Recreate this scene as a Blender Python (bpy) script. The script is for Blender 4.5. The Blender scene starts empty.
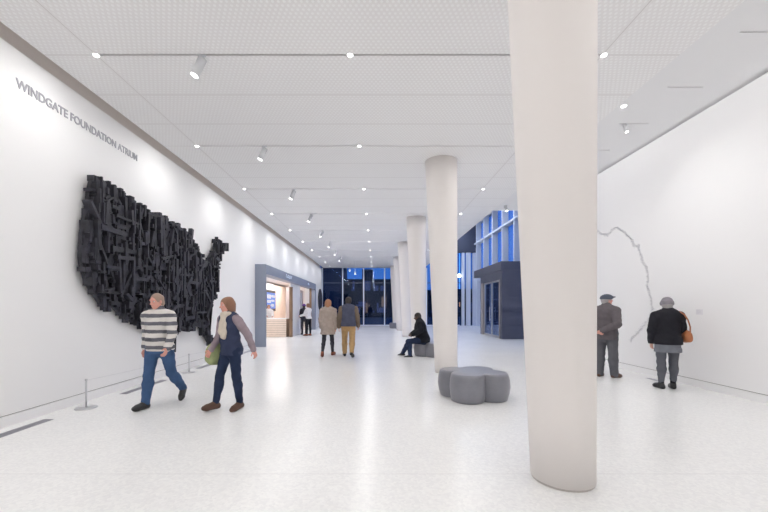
import bpy, bmesh, math, random
import numpy as np
from mathutils import Vector, Matrix
random.seed(7)
PI = math.pi
SC = bpy.context.scene
COL = SC.collection
F, CX, HY, EYE = 365.0, 376.0, 308.0, 1.45      # lens in pixels, vanishing point, eye height
LW, RW, CE, YE = -4.5, 5.9, 4.76, 30.2           # left wall, right wall, ceiling, end glazing
YB = -6.0

# ------------------------------------------------------------------ materials
def mat(name, col, rough=0.6, metal=0.0, bump=0.0, bscale=40, var=0.0, vscale=3.0, spec=0.5, emit=None, estr=1.0, coat=0.0):
    m = bpy.data.materials.new(name); m.use_nodes = True
    nt = m.node_tree; b = nt.nodes['Principled BSDF']
    b.inputs['Base Color'].default_value = (*col, 1); b.inputs['Roughness'].default_value = rough
    b.inputs['Metallic'].default_value = metal; b.inputs['Specular IOR Level'].default_value = spec
    b.inputs['Coat Weight'].default_value = coat
    tc = nt.nodes.new('ShaderNodeTexCoord')
    if var:
        n = nt.nodes.new('ShaderNodeTexNoise'); n.inputs['Scale'].default_value = vscale; n.inputs['Detail'].default_value = 4
        nt.links.new(tc.outputs['Object'], n.inputs['Vector'])
        r = nt.nodes.new('ShaderNodeValToRGB')
        r.color_ramp.elements[0].position = .3; r.color_ramp.elements[1].position = .7
        r.color_ramp.elements[0].color = (*[max(0, c*(1-var)) for c in col], 1)
        r.color_ramp.elements[1].color = (*[min(1, c*(1+var)) for c in col], 1)
        nt.links.new(n.outputs['Fac'], r.inputs['Fac']); nt.links.new(r.outputs['Color'], b.inputs['Base Color'])
    if bump:
        n = nt.nodes.new('ShaderNodeTexNoise'); n.inputs['Scale'].default_value = bscale; n.inputs['Detail'].default_value = 3
        nt.links.new(tc.outputs['Object'], n.inputs['Vector'])
        bp = nt.nodes.new('ShaderNodeBump'); bp.inputs['Strength'].default_value = bump; bp.inputs['Distance'].default_value = .01
        nt.links.new(n.outputs['Fac'], bp.inputs['Height']); nt.links.new(bp.outputs['Normal'], b.inputs['Normal'])
    if emit:
        b.inputs['Emission Color'].default_value = (*emit, 1); b.inputs['Emission Strength'].default_value = estr
    return m

def mnode(nt, op, a, b=None, c=None):
    n = nt.nodes.new('ShaderNodeMath'); n.operation = op
    for i, v in enumerate((a, b, c)):
        if v is None: continue
        if isinstance(v, (int, float)): n.inputs[i].default_value = v
        else: nt.links.new(v, n.inputs[i])
    return n.outputs[0]

def ceiling_mat():
    m = mat('perforated_metal', (.8, .8, .8), .55, spec=.3)
    nt = m.node_tree; b = nt.nodes['Principled BSDF']
    tc = nt.nodes.new('ShaderNodeTexCoord'); s = nt.nodes.new('ShaderNodeSeparateXYZ')
    nt.links.new(tc.outputs['Object'], s.inputs[0]); X, Y = s.outputs[0], s.outputs[1]
    p = .062; q = p*.5
    v = mnode(nt, 'DIVIDE', Y, q*1.73/1.0)
    row = mnode(nt, 'FLOOR', v)
    fy = mnode(nt, 'SUBTRACT', mnode(nt, 'SUBTRACT', v, row), .5)
    off = mnode(nt, 'MULTIPLY', mnode(nt, 'MODULO', row, 2), .5)
    u = mnode(nt, 'ADD', mnode(nt, 'DIVIDE', X, p), mnode(nt, 'ADD', off, 200))
    fx = mnode(nt, 'SUBTRACT', mnode(nt, 'FRACT', u), .5)
    d2 = mnode(nt, 'ADD', mnode(nt, 'MULTIPLY', fx, fx), mnode(nt, 'MULTIPLY', mnode(nt, 'MULTIPLY', fy, fy), .75))
    hole = mnode(nt, 'LESS_THAN', mnode(nt, 'SQRT', d2), .27)
    # seams between panels and the plain margin beside each seam
    sy = mnode(nt, 'ABSOLUTE', mnode(nt, 'SUBTRACT', mnode(nt, 'FRACT', mnode(nt, 'DIVIDE', mnode(nt, 'SUBTRACT', Y, 4.775-89.5), .895)), .5))
    seam = mnode(nt, 'GREATER_THAN', sy, .494)
    marg = mnode(nt, 'LESS_THAN', sy, .475)
    sx1 = mnode(nt, 'ABSOLUTE', mnode(nt, 'SUBTRACT', mnode(nt, 'ABSOLUTE', mnode(nt, 'ADD', X, .35)), 3.31))
    seam = mnode(nt, 'MAXIMUM', seam, mnode(nt, 'LESS_THAN', sx1, .006))
    marg = mnode(nt, 'MULTIPLY', marg, mnode(nt, 'GREATER_THAN', sx1, .035))
    hole = mnode(nt, 'MULTIPLY', hole, marg)
    mx = nt.nodes.new('ShaderNodeMix'); mx.data_type = 'RGBA'
    mx.inputs[6].default_value = (.895, .885, .88, 1); mx.inputs[7].default_value = (.975, .975, .97, 1)
    nt.links.new(hole, mx.inputs[0])
    m2 = nt.nodes.new('ShaderNodeMix'); m2.data_type = 'RGBA'; m2.inputs[7].default_value = (.72, .70, .69, 1)
    nt.links.new(seam, m2.inputs[0]); nt.links.new(mx.outputs[2], m2.inputs[6])
    nt.links.new(m2.outputs[2], b.inputs['Base Color'])
    return m

def floor_mat():
    m = mat('white_terrazzo', (.86, .86, .865), .13, spec=.32)
    nt = m.node_tree; b = nt.nodes['Principled BSDF']
    tc = nt.nodes.new('ShaderNodeTexCoord')
    v = nt.nodes.new('ShaderNodeTexVoronoi'); v.inputs['Scale'].default_value = 45
    nt.links.new(tc.outputs['Object'], v.inputs['Vector'])
    r = nt.nodes.new('ShaderNodeValToRGB'); e = r.color_ramp.elements
    e[0].position = .0; e[0].color = (.83, .83, .835, 1); e[1].position = 1; e[1].color = (.91, .91, .905, 1)
    s = nt.nodes.new('ShaderNodeSeparateColor'); nt.links.new(v.outputs['Color'], s.inputs[0])
    nt.links.new(s.outputs[0], r.inputs['Fac'])
    n = nt.nodes.new('ShaderNodeTexNoise'); n.inputs['Scale'].default_value = .8; n.inputs['Detail'].default_value = 3
    nt.links.new(tc.outputs['Object'], n.inputs['Vector'])
    sx = nt.nodes.new('ShaderNodeSeparateXYZ'); nt.links.new(tc.outputs['Object'], sx.inputs[0])
    # thin joints cast into the floor
    j = mnode(nt, 'GREATER_THAN', mnode(nt, 'ABSOLUTE', mnode(nt, 'SUBTRACT', mnode(nt, 'FRACT', mnode(nt, 'DIVIDE', mnode(nt, 'SUBTRACT', sx.outputs[1], 3.19-51.5), 5.15)), .5)), .4993)
    mx = nt.nodes.new('ShaderNodeMix'); mx.data_type = 'RGBA'; mx.inputs[7].default_value = (.72, .71, .72, 1)
    nt.links.new(j, mx.inputs[0]); nt.links.new(r.outputs['Color'], mx.inputs[6])
    nt.links.new(mx.outputs[2], b.inputs['Base Color'])
    rr = nt.nodes.new('ShaderNodeMapRange'); rr.inputs[3].default_value = .20; rr.inputs[4].default_value = .27
    nt.links.new(n.outputs['Fac'], rr.inputs[0]); nt.links.new(rr.outputs[0], b.inputs['Roughness'])
    return m

def glass_mat(name, tint=(.85, .9, .97), refl=1.0):
    m = bpy.data.materials.new(name); m.use_nodes = True; nt = m.node_tree; nt.nodes.clear()
    o = nt.nodes.new('ShaderNodeOutputMaterial'); t = nt.nodes.new('ShaderNodeBsdfTransparent'); g = nt.nodes.new('ShaderNodeBsdfGlossy')
    t.inputs[0].default_value = (*tint, 1); g.inputs['Roughness'].default_value = .02; g.inputs[0].default_value = (.7, .8, 1, 1)
    fr = nt.nodes.new('ShaderNodeFresnel'); fr.inputs[0].default_value = 1.45
    mx = nt.nodes.new('ShaderNodeMixShader')
    nt.links.new(mnode(nt, 'MULTIPLY', fr.outputs[0], refl), mx.inputs[0])
    nt.links.new(t.outputs[0], mx.inputs[1]); nt.links.new(g.outputs[0], mx.inputs[2]); nt.links.new(mx.outputs[0], o.inputs[0])
    return m

def emat(name, col, s):
    return mat(name, (.02, .02, .02), .4, emit=col, estr=s)

def stripe_mat(name):
    m = mat(name, (.7, .7, .68), .85)
    nt = m.node_tree; b = nt.nodes['Principled BSDF']
    tc = nt.nodes.new('ShaderNodeTexCoord'); s = nt.nodes.new('ShaderNodeSeparateXYZ'); nt.links.new(tc.outputs['Object'], s.inputs[0])
    n = nt.nodes.new('ShaderNodeTexNoise'); n.inputs['Scale'].default_value = 6; nt.links.new(tc.outputs['Object'], n.inputs['Vector'])
    z = mnode(nt, 'ADD', s.outputs[2], mnode(nt, 'MULTIPLY', n.outputs['Fac'], .03))
    f = mnode(nt, 'GREATER_THAN', mnode(nt, 'FRACT', mnode(nt, 'DIVIDE', z, .115)), .55)
    mx = nt.nodes.new('ShaderNodeMix'); mx.data_type = 'RGBA'
    mx.inputs[6].default_value = (.66, .63, .6, 1); mx.inputs[7].default_value = (.12, .12, .14, 1)
    nt.links.new(f, mx.inputs[0]); nt.links.new(mx.outputs[2], b.inputs['Base Color'])
    return m

M = dict(
    wall=mat('wall_paint', (.885, .88, .885), .75, bump=.02, bscale=120, spec=.25),
    plaster=mat('plaster', (.88, .88, .885), .8, spec=.2),
    recess=mat('recess_shade_tint', (.80, .74, .70), .8, spec=.2),  # brownish shade of the wall-top slot put into the colour
    reveal=mat('reveal_shadow_gap', (.25, .23, .22), .7),
    column=mat('column_paint', (.83, .79, .765), .6, spec=.3, bump=.02, bscale=60),
    colbase=mat('column_base', (.6, .56, .53), .6),
    dark=mat('slot_channel', (.10, .095, .10), .6),
    vent=mat('vent_metal', (.30, .30, .34), .45, metal=.4),
    steel=mat('brushed_steel', (.62, .62, .64), .35, metal=.8, bump=.02, bscale=200),
    cable=mat('barrier_cord', (.75, .75, .76), .6),
    white=mat('white_metal', (.82, .82, .85), .4),
    grey_spot=mat('fixture_paint', (.74, .75, .77), .5),
    portal=mat('portal_metal', (.27, .30, .375), .42, metal=.25, var=.04, vscale=2),
    slate=mat('slate_cladding', (.085, .09, .13), .5, metal=.15, var=.06, vscale=2),
    lintel=mat('lintel_metal', (.06, .07, .11), .5),
    fin=mat('fin_paint', (.70, .74, .84), .5),
    bench=mat('bench_resin', (.205, .205, .235), .33, bump=.03, bscale=90, var=.05, vscale=8, spec=.5),
    wood=mat('blackened_wood', (.023, .023, .031), .55, bump=.5, bscale=25, var=.4, vscale=9, spec=.45),
    wood2=mat('blackened_wood_worn', (.035, .034, .047), .6, bump=.5, bscale=30, var=.4, vscale=7, spec=.4),
    pin=mat('pewter', (.68, .68, .71), .5, metal=.2),
    letters=mat('letter_grey', (.42, .42, .46), .5),
    card=mat('label_card', (.80, .79, .82), .7),
    cardtext=mat('label_print', (.62, .61, .65), .7),
    beige=mat('maple_panel', (.76, .63, .53), .6, var=.05, vscale=4),
    pinkwall=mat('shop_pink_panel', (.62, .52, .50), .6),
    shopwhite=mat('shop_white', (.8, .78, .78), .6),
    bronze=mat('bronze_edge', (.22, .14, .09), .5, metal=.4),
    rugwood=mat('turned_dark_wood', (.05, .045, .05), .5, bump=.4, bscale=20, var=.3, vscale=6),
    glass=glass_mat('clear_glass', (.46, .52, .62), 1.0),
    sideglass=glass_mat('side_glass', (.9, .94, 1), .8),
    lens=emat('lamp_lens', (1, .97, .94), 25),
    lens2=emat('spot_lens', (1, .97, .94), 14),
    screen=mat('screen_blue', (.02, .03, .06), .3, emit=(.10, .28, .95), estr=1.1),
    screenw=mat('screen_white', (.1, .1, .1), .3, emit=(.75, .85, 1.0), estr=1.3),
    black=mat('black_plastic', (.02, .02, .022), .4),
    skin=mat('skin_light', (.62, .36, .28), .55, spec=.35),
    skin2=mat('skin_rosy', (.66, .33, .27), .55, spec=.35),
    skind=mat('skin_dark', (.10, .055, .04), .5, spec=.35),
    eye=mat('eye_white', (.6, .58, .56), .3), iris=mat('iris', (.03, .02, .02), .3),
    ground=mat('outside_paving', (.10, .11, .13), .8),
    bldg=mat('outside_building', (.018, .022, .04), .8),
    bldg2=mat('outside_building_grey', (.035, .045, .08), .8),
    litwin=emat('lit_window', (.25, .35, .8), .7), warmwin=emat('warm_window', (1, .55, .3), 1.2),
    lamp=emat('outside_lamp', (.95, .97, 1), 30),
)
M['tanjamb'] = mat('bronze_jamb', (.40, .36, .35), .5, metal=.2)
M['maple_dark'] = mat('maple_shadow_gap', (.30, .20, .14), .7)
M['perf'] = ceiling_mat(); M['floor'] = floor_mat(); M['stripe'] = stripe_mat('striped_knit')

# ------------------------------------------------------------------ mesh helpers
def box(bm, x0, x1, y0, y1, z0, z1, mi=0):
    vs = [bm.verts.new((x, y, z)) for x in (x0, x1) for y in (y0, y1) for z in (z0, z1)]
    for f in ((0, 1, 3, 2), (4, 6, 7, 5), (0, 4, 5, 1), (2, 3, 7, 6), (0, 2, 6, 4), (1, 5, 7, 3)):
        bm.faces.new([vs[i] for i in f]).material_index = mi
    return vs

def tube(bm, a, b, r0, r1=None, n=16, cap=True):
    a, b = Vector(a), Vector(b); r1 = r0 if r1 is None else r1
    q = (b-a).to_track_quat('Z', 'Y'); rings = []
    for p, r in ((a, r0), (b, r1)):
        rings.append([bm.verts.new(p + q @ Vector((r*math.cos(t*2*PI/n), r*math.sin(t*2*PI/n), 0))) for t in range(n)])
    for i in range(n): bm.faces.new((rings[0][i], rings[0][(i+1) % n], rings[1][(i+1) % n], rings[1][i])).smooth = True
    if cap: bm.faces.new(rings[0][::-1]); bm.faces.new(rings[1])

def polytube(bm, pts, r, n=8):
    for a, b in zip(pts[:-1], pts[1:]): tube(bm, a, b, r, r, n)

def lathe(bm, prof, cx=0, cy=0, n=48, shift=None):
    rings = []
    for r, z in prof:
        sx, sy = shift(z) if shift else (0, 0)
        rings.append([bm.verts.new((cx+sx+r*math.cos(t*2*PI/n), cy+sy+r*math.sin(t*2*PI/n), z)) for t in range(n)])
    for R0, R1 in zip(rings[:-1], rings[1:]):
        for i in range(n): bm.faces.new((R0[i], R0[(i+1) % n], R1[(i+1) % n], R1[i])).smooth = True
    bm.faces.new(rings[0][::-1]); bm.faces.new(rings[-1])

def link(o, parent=None):
    COL.objects.link(o)
    if parent: o.parent = parent
    return o

def obj(name, bm, m, parent=None, bevel=0, loc=None):
    bmesh.ops.recalc_face_normals(bm, faces=bm.faces)
    me = bpy.data.meshes.new(name); bm.to_mesh(me); bm.free()
    for mm in (m if isinstance(m, (list, tuple)) else [m]): me.materials.append(mm)
    o = link(bpy.data.objects.new(name, me), parent)
    if loc: o.location = loc
    if bevel:
        b = o.modifiers.new('bevel', 'BEVEL'); b.width = bevel; b.segments = 2; b.limit_method = 'ANGLE'
    return o

def bxo(name, dims, m, parent=None, bevel=0):
    bm = bmesh.new(); box(bm, *dims); return obj(name, bm, m, parent, bevel)

def struct(o, label=None):
    o['kind'] = 'structure'
    if label: o['label'] = label
    return o

def tag(o, label, cat, group=None, kind=None):
    o['label'] = label; o['category'] = cat
    if group: o['group'] = group
    if kind: o['kind'] = kind
    return o

def empty(name, loc, rz=0):
    o = bpy.data.objects.new(name, None); o.empty_display_size = .1; COL.objects.link(o)
    o.location = loc; o.rotation_euler = (0, 0, rz); return o

def light(name, loc, rot, power, size, parent=None, shape='DISK', col=(1, .982, .955), spread=PI, size_y=None, typ='AREA'):
    l = bpy.data.lights.new(name, typ); l.energy = power; l.color = col
    if typ == 'AREA':
        l.shape = shape; l.size = size; l.spread = spread
        if size_y: l.size_y = size_y
    o = link(bpy.data.objects.new(name, l), parent); o.location = loc; o.rotation_euler = rot
    return o

# ------------------------------------------------------------------ setting
struct(bxo('floor', (-7.6, 8.6, YB, YE+.2, -.2, 0), M['floor']), 'polished white terrazzo floor')
# left wall, with the shop opening
OY0, OY1 = 13.75, 24.7
bm = bmesh.new()
BZ = .133
for (y0, y1) in ((YB, OY0), (OY1, YE)):
    box(bm, LW-.12, LW, y0, y1, BZ+.012, 4.69)
    box(bm, LW-.12, LW-.02, y0, y1, BZ, BZ+.012, 1)
box(bm, LW-.12, LW, OY0, OY1, 2.98, 4.69)
box(bm, LW-.3, LW-.12, YB, YE, 4.4, 5.1, 2)
box(bm, LW-.3, LW-.12, YB, OY0, 0, 4.4); box(bm, LW-.3, LW-.12, OY1, YE, 0, 4.4); box(bm, LW-.3, LW-.12, OY0, OY1, 2.98, 4.4)
box(bm, LW-.12, -4.3, YB, YE, 5.05, 5.1, 2)
struct(obj('wall_left', bm, [M['wall'], M['reveal'], M['recess']]), 'long white gallery wall on the left')
bm = bmesh.new()
for (y0, y1) in ((YB, OY0), (OY1, YE)): box(bm, LW-.12, LW, y0, y1, 0, BZ)
struct(obj('baseboard_left', bm, M['wall']), 'flush white baseboard under a thin reveal line')
YR = 12.3
bm = bmesh.new()
box(bm, RW, RW+.12, YB, YR, .137, 5.0); box(bm, RW+.02, RW+.12, YB, YR, .125, .137, 1); box(bm, RW+.12, RW+.3, YB, YR, 0, 8.4)
struct(obj('wall_right', bm, [M['wall'], M['reveal']]), 'tall white gallery wall on the right')
struct(bxo('baseboard_right', (RW, RW+.12, YB, YR, 0, .125), M['wall']), 'flush white baseboard on the right')
struct(bxo('wall_back', (LW-.3, RW+.3, YB-.15, YB, 0, 5.1), M['wall']), 'white wall closing the hall behind the viewer')

# perforated ceiling with slots
PX0, PX1 = -4.34, 3.97
SX0, SX1 = -3.70, 3.0
rows = [4.775+2.685*k for k in range(-4, 10)]
bm = bmesh.new(); y = YB
for r in rows + [None]:
    y1 = r-.019 if r is not None else YE
    if y1 > y: box(bm, PX0, PX1, y, y1, CE, CE+.05)
    if r is not None:
        a, b = r-.019, r+.019
        box(bm, PX0, SX0, a, b, CE, CE+.05); box(bm, SX1, PX1, a, b, CE, CE+.05); y = b
struct(obj('ceiling', bm, M['perf']), 'perforated white metal panel ceiling')
bm = bmesh.new()
for r in rows:
    box(bm, SX0, SX1, r-.06, r-.03, CE+.05, CE+.16); box(bm, SX0, SX1, r+.03, r+.06, CE+.05, CE+.16); box(bm, SX0, SX1, r-.06, r+.06, CE+.16, CE+.18)
struct(obj('trim_1', bm, M['dark']), 'dark recessed slots across the perforated ceiling')
bxo_ = bxo('ceiling_void', (LW-.1, PX1, YB, YE, 5.1, 5.2), M['plaster']); struct(bxo_)
# plain plaster ceiling strip on the right
PE = 5.13
slots = [5.47+1.09*i for i in range(-7, 6)]
bm = bmesh.new(); y = YB
for r in slots + [None]:
    y1 = r-.012 if r is not None else YR
    box(bm, PX1, PE, y, y1, CE, CE+.05)
    if r is not None:
        a, b = r-.012, r+.012
        box(bm, PX1, 4.37, a, b, CE, CE+.05); box(bm, 4.9, PE, a, b, CE, CE+.05); y = b
box(bm, PE-.05, PE, YB, YR, CE+.05, 5.06); box(bm, PE-.05, RW+.12, YB, YR, 5.06, 5.1)
struct(obj('ceiling_plain', bm, M['plaster']), 'plain white plaster ceiling with short slots and a cove')
bm = bmesh.new()
for r in slots: box(bm, 4.34, 4.93, r-.04, r+.04, CE+.051, CE+.10)
struct(obj('trim_2', bm, M['dark']), 'short dark air slots in the plaster ceiling')
# tall glazed zone
TX, TZ = 8.4, 8.4
bm = bmesh.new()
box(bm, PX1, TX+.3, YR, YE, TZ, TZ+.2); box(bm, PX1-.1, PX1, YR, YE, CE+.05, TZ)
box(bm, PX1, RW, YR, YR+.1, CE, TZ); box(bm, RW+.3, TX+.3, YR-.2, YR, 0, TZ)
struct(obj('wall_upper', bm, M['plaster']), 'white upper walls and high ceiling of the glazed side hall')

# end glazing
def part(name, dims, m, parent, bevel=0): return bxo(name, dims, m, parent, bevel)
w1 = bpy.data.objects.new('window_1', None); COL.objects.link(w1); w1.location = (0, YE, 0); struct(w1, 'full height glazed end wall with slim white mullions')
for i in range(-1, 6):
    x = -2.75+1.73*i
    if i == -1: x = -4.44
    part('mullion', (x-.045, x+.045, -.12, .05, 0, CE), M['fin'], w1)
part('transom', (LW, 7.0, -.03, .05, 3.50, 3.56), M['lintel'], w1)
part('sill', (LW, 6.9, -.05, .07, 0, .06), M['fin'], w1)
part('glass_pane', (LW, 6.9, .0, .02, .06, 6.0), M['glass'], w1)
w2 = bpy.data.objects.new('window_2', None); COL.objects.link(w2); w2.location = (0, YE, 0); struct(w2, 'glazed bay beside the end wall with close set fins')
part('lintel', (PX1, TX, -.25, .1, 6.0, TZ), M['lintel'], w2)
for x, w in ((5.7, .10), (6.4, .1), (7.17, .11), (7.60, .17), (8.12, .16)):
    part('fin', (x-w, x+w, -.22, .02, 0, 6.0), M['fin'], w2)
part('glass_pane', (6.95, TX, .03, .05, .0, 6.0), M['glass'], w2)
# side glazing
w3 = bpy.data.objects.new('window_3', None); COL.objects.link(w3); w3.location = (TX, 0, 0); struct(w3, 'two storey glazed side wall with deep white fins')
for i in range(9):
    y = 29.35-2.0*i
    part('fin', (-.34, .04, y-.09, y+.09, 0, TZ), M['fin'], w3)
part('transom', (-.36, .04, YR, YE, 6.61, 6.73), M['fin'], w3)
part('transom', (-.10, .04, YR, YE, 3.6, 3.7), M['fin'], w3)
part('glass_pane', (.05, .07, YR, YE, 0, TZ), M['sideglass'], w3)

# ------------------------------------------------------------------ columns
def column(Y, idx, label):
    X = 1.588
    root = empty('column', (X, Y, 0))
    sh = lambda z: (-.115*z/CE, 0)
    bm = bmesh.new(); lathe(bm, [(.25+.108*z/CE, z) for z in (.018, .6, 1.4, 2.4, 3.4, 4.3, CE+.01)], n=64, shift=sh)
    obj('shaft', bm, M['column'], root)
    bm = bmesh.new(); lathe(bm, [(.243, 0), (.243, .018)], n=64); obj('base_ring', bm, M['colbase'], root)
    tag(root, label, 'column', 'round columns down the hall')
cl = ['massive round white column nearest the viewer, running out of the picture above',
      'second round white column, beside the grey clover bench',
      'third round white column, behind the seated man',
      'fourth round white column, just past the seated man',
      'fifth round white column, only its edge showing behind the fourth',
      'farthest round white column, by the end glazing']
for i in range(6): column(3.11+5.15*i, i, cl[i])
column(3.12-5.15, 9, 'round white column behind the viewer')

# ------------------------------------------------------------------ ceiling fixtures
ordw = ['first', 'second', 'third', 'fourth', 'fifth', 'sixth', 'seventh', 'eighth', 'ninth', 'tenth']
P_DOWN = 25
def downlight(x, y, lab, size=.034):
    r = empty('downlight', (x, y, CE)); tag(r, lab, 'ceiling light', 'downlights in the ceiling slots')
    bm = bmesh.new(); lathe(bm, [(size+.012, -.004), (size+.012, .01)], n=24); obj('trim_ring', bm, M['white'], r)
    bm = bmesh.new(); lathe(bm, [(size*.3, -.014), (size*.8, -.011), (size, -.005)], n=24); obj('lens', bm, M['lens'], r)
    light('downlight_lamp', (0, 0, -.03), (0, 0, 0), P_DOWN, .22, r)
for k, y in enumerate(rows):
    for x, side in ((-3.66, 'left end'), (-.34, 'middle'), (2.98, 'right end')):
        if k < 4: lab = f'small bright ceiling downlight behind the viewer, {side} of its slot'
        else: lab = f'small bright downlight at the {side} of the {ordw[k-4]} ceiling slot from the viewer'
        downlight(x, y, lab)
P_SPOT = 7
def spot(x, y, ztop, tilt, lab, group='track spotlights hanging from the ceiling', length=.25, r=.055, drop=.1, power=P_SPOT):
    # tilt in degrees, positive aims toward -X
    e = empty('track_spotlight', (x, y, ztop)); tag(e, lab, 'spotlight', group)
    bm = bmesh.new(); tube(bm, (0, 0, -.001), (0, 0, -drop), .012, n=8); box(bm, -.05, .05, -.02, .02, -.012, -.001); obj('stem', bm, M['grey_spot'], e)
    t = math.radians(tilt); d = Vector((-math.sin(t), -.12, -math.cos(t))).normalized()
    a = Vector((0, 0, -drop+.02)) - d*.03; b = a + d*length
    bm = bmesh.new(); tube(bm, a, b, r, r, 20); obj('lamp_body', bm, M['grey_spot'], e)
    bm = bmesh.new(); tube(bm, b-d*.001, b+d*.006, r*.82, r*.8, 20); obj('lens', bm, M['lens2'], e)
    light('spot_lamp', b+d*.02, (-d).to_track_quat('Z', 'Y').to_euler(), power, .09, e, spread=math.radians(150))
for k, y in enumerate(rows):
    if 2 <= k < 4: spot(-2.28, y, CE, 22, 'added unseen grey cylinder spotlight behind the viewer, brightening the left wall')  # extra spots out of view, added to brighten the near left wall
    if 4 <= k <= 11:
        spot(-2.28, y, CE, 22, f'grey cylinder spotlight hanging from the {ordw[k-4]} ceiling slot, aimed at left wall')
spot(4.48, 6.57, CE, -12, 'white spotlight hanging below the second short slot of the plaster ceiling', length=.15, r=.03, drop=.05, power=14)
spot(4.19, 11.8, CE, -12, 'small bright spotlight at the far edge of the plaster ceiling', length=.18, r=.05, drop=.05)
for y in (-1.1, 1.1, 3.3, 8.8): spot(4.3, y, CE, -38, 'white spotlight on the plaster ceiling aimed at the right wall, outside the view', power=3)
downlight(4.06, 5.98, 'bright downlight at the edge between perforated and plaster ceiling', .04)
for (x, y, d, lab) in ((-1.95, 27.0, .42, 'higher of the two small bright pendants before the end glazing'), (-1.5, 26.2, .72, 'lower of the two small bright pendants before the end glazing')):
    e = empty('pendant_light', (x, y, CE)); tag(e, lab, 'pendant light', 'pendants near the end glazing')
    bm = bmesh.new(); tube(bm, (0, 0, 0), (0, 0, -d), .01, n=6); obj('rod', bm, M['white'], e)
    bm = bmesh.new(); tube(bm, (0, 0, -d), (0, 0, -d-.16), .06, .06, 16); obj('shade', bm, M['white'], e)
    bm = bmesh.new(); tube(bm, (0, 0, -d-.16), (0, 0, -d-.17), .05, .05, 16); obj('lens', bm, M['lens2'], e)

light('cove_fill', (5.22, 3.2, 5.02), (0, math.radians(-70), 0), 40, .05, None, 'RECTANGLE', size_y=18)  # added strip light without a fixture, lifts right wall and ceiling
light('cove_fill', (-4.4, 12, 5.03), (0, math.radians(0), 0), 14, .05, None, 'RECTANGLE', size_y=34)  # added fill strip; the left slot has no lamp of its own
# ------------------------------------------------------------------ left wall: lettering, relief, barrier, vents
def text(name, s, size, m, loc, rot, parent=None, ext=.004, sx=1.0, align='LEFT', off=0):
    c = bpy.data.curves.new(name, 'FONT'); c.body = s; c.size = size; c.extrude = ext; c.align_x = align; c.offset = off
    t = bpy.data.objects.new(name+'_tmp', c); COL.objects.link(t)
    bpy.context.view_layer.update()
    dg = bpy.context.evaluated_depsgraph_get(); me = bpy.data.meshes.new_from_object(t.evaluated_get(dg))
    bpy.data.objects.remove(t); me.materials.clear(); me.materials.append(m); me.name = name
    o = link(bpy.data.objects.new(name, me), parent); o.location = loc; o.rotation_euler = rot; o.scale = (sx, 1, 1)
    return o
t = text('wall_lettering', 'WINDGATE FOUNDATION ATRIUM', .163, M['letters'], (LW+.005, 4.56, 4.215), (PI/2, 0, PI/2), ext=.004, off=.003)
w = max(v.co.x for v in t.data.vertices); t.scale.x = 2.31/w
tag(t, 'grey capital lettering reading WINDGATE FOUNDATION ATRIUM high on the left wall', 'lettering')

MX = -4.36
def wp(px, py, X=MX):
    Y = F*X/(px-CX); return (Y, EYE+(HY-py)*Y/F)
outl = [(88.7, 179), (94, 182), (101, 182.5), (108, 187), (115.7, 190), (124, 197), (134, 203.5), (143, 210), (150, 214), (160, 218), (169, 222.5), (176, 227), (181, 229), (184, 235), (188, 239),
        (191, 242), (194, 247), (197, 252), (199, 259), (200, 267), (203, 264), (206, 259), (209, 254), (213, 250), (213.4, 242), (217, 239.5), (219.5, 243), (224, 246), (221, 252), (218, 256), (216, 264), (213.5, 271),
        (213, 280), (213.5, 287), (211.5, 297), (207, 307), (204.5, 314), (202.5, 321), (205, 328), (208.5, 335), (209.6, 342), (207.5, 344.5), (204, 338), (200.5, 329), (197, 325), (192.5, 326.5), (187.5, 332), (181, 331),
        (175, 331), (170, 339), (164, 347), (159, 344), (152, 333), (146, 332), (140, 326), (134, 325.6), (127, 320), (120, 317), (112, 308.5), (105, 308), (98.7, 305.5), (93, 296.6), (87, 288), (82.5, 279), (78.6, 266),
        (77.4, 257), (78.6, 233), (81, 219), (84, 207), (85.5, 192)]
poly = [wp(*p, X=-4.43) for p in outl]
def inside(y, z, P=poly):
    c = False; j = len(P)-1
    for i in range(len(P)):
        if (P[i][1] > z) != (P[j][1] > z) and y < (P[j][0]-P[i][0])*(z-P[i][1])/(P[j][1]-P[i][1])+P[i][0]: c = not c
        j = i
    return c
mp = empty('wall_relief', (LW, 6.0, 2.2))
tag(mp, 'huge black relief map of the United States assembled from charred timber scraps', 'wall sculpture')
inv = Matrix.Translation((-LW, -6.0, -2.2))
bm = bmesh.new()
fr = [bm.verts.new((MX-.015, y, z)) for y, z in poly]; bk = [bm.verts.new((LW+.065, y, z)) for y, z in poly]
f1 = bm.faces.new(fr); f2 = bm.faces.new(bk[::-1])
for i in range(len(poly)):
    j = (i+1) % len(poly); bm.faces.new((fr[i], bk[i], bk[j], fr[j]))
bmesh.ops.triangulate(bm, faces=[f1, f2]); bm.transform(inv); obj('backing_board', bm, M['wood'], mp)
rng = random.Random(11)
ymin, ymax = min(p[0] for p in poly), max(p[0] for p in poly); zmin, zmax = min(p[1] for p in poly), max(p[1] for p in poly)
def plank(bm, y, z, ly, lz, x0, x1, ang):
    vs = box(bm, x0, x1, -ly/2, ly/2, -lz/2, lz/2)
    c, s = math.cos(ang), math.sin(ang)
    tx = rng.uniform(-.05, .05)
    for v in vs:
        yy, zz = v.co.y, v.co.z
        v.co.y = y+c*yy-s*zz; v.co.z = z+s*yy+c*zz; v.co.x += tx*yy
pl = []
tries = 0
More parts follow.
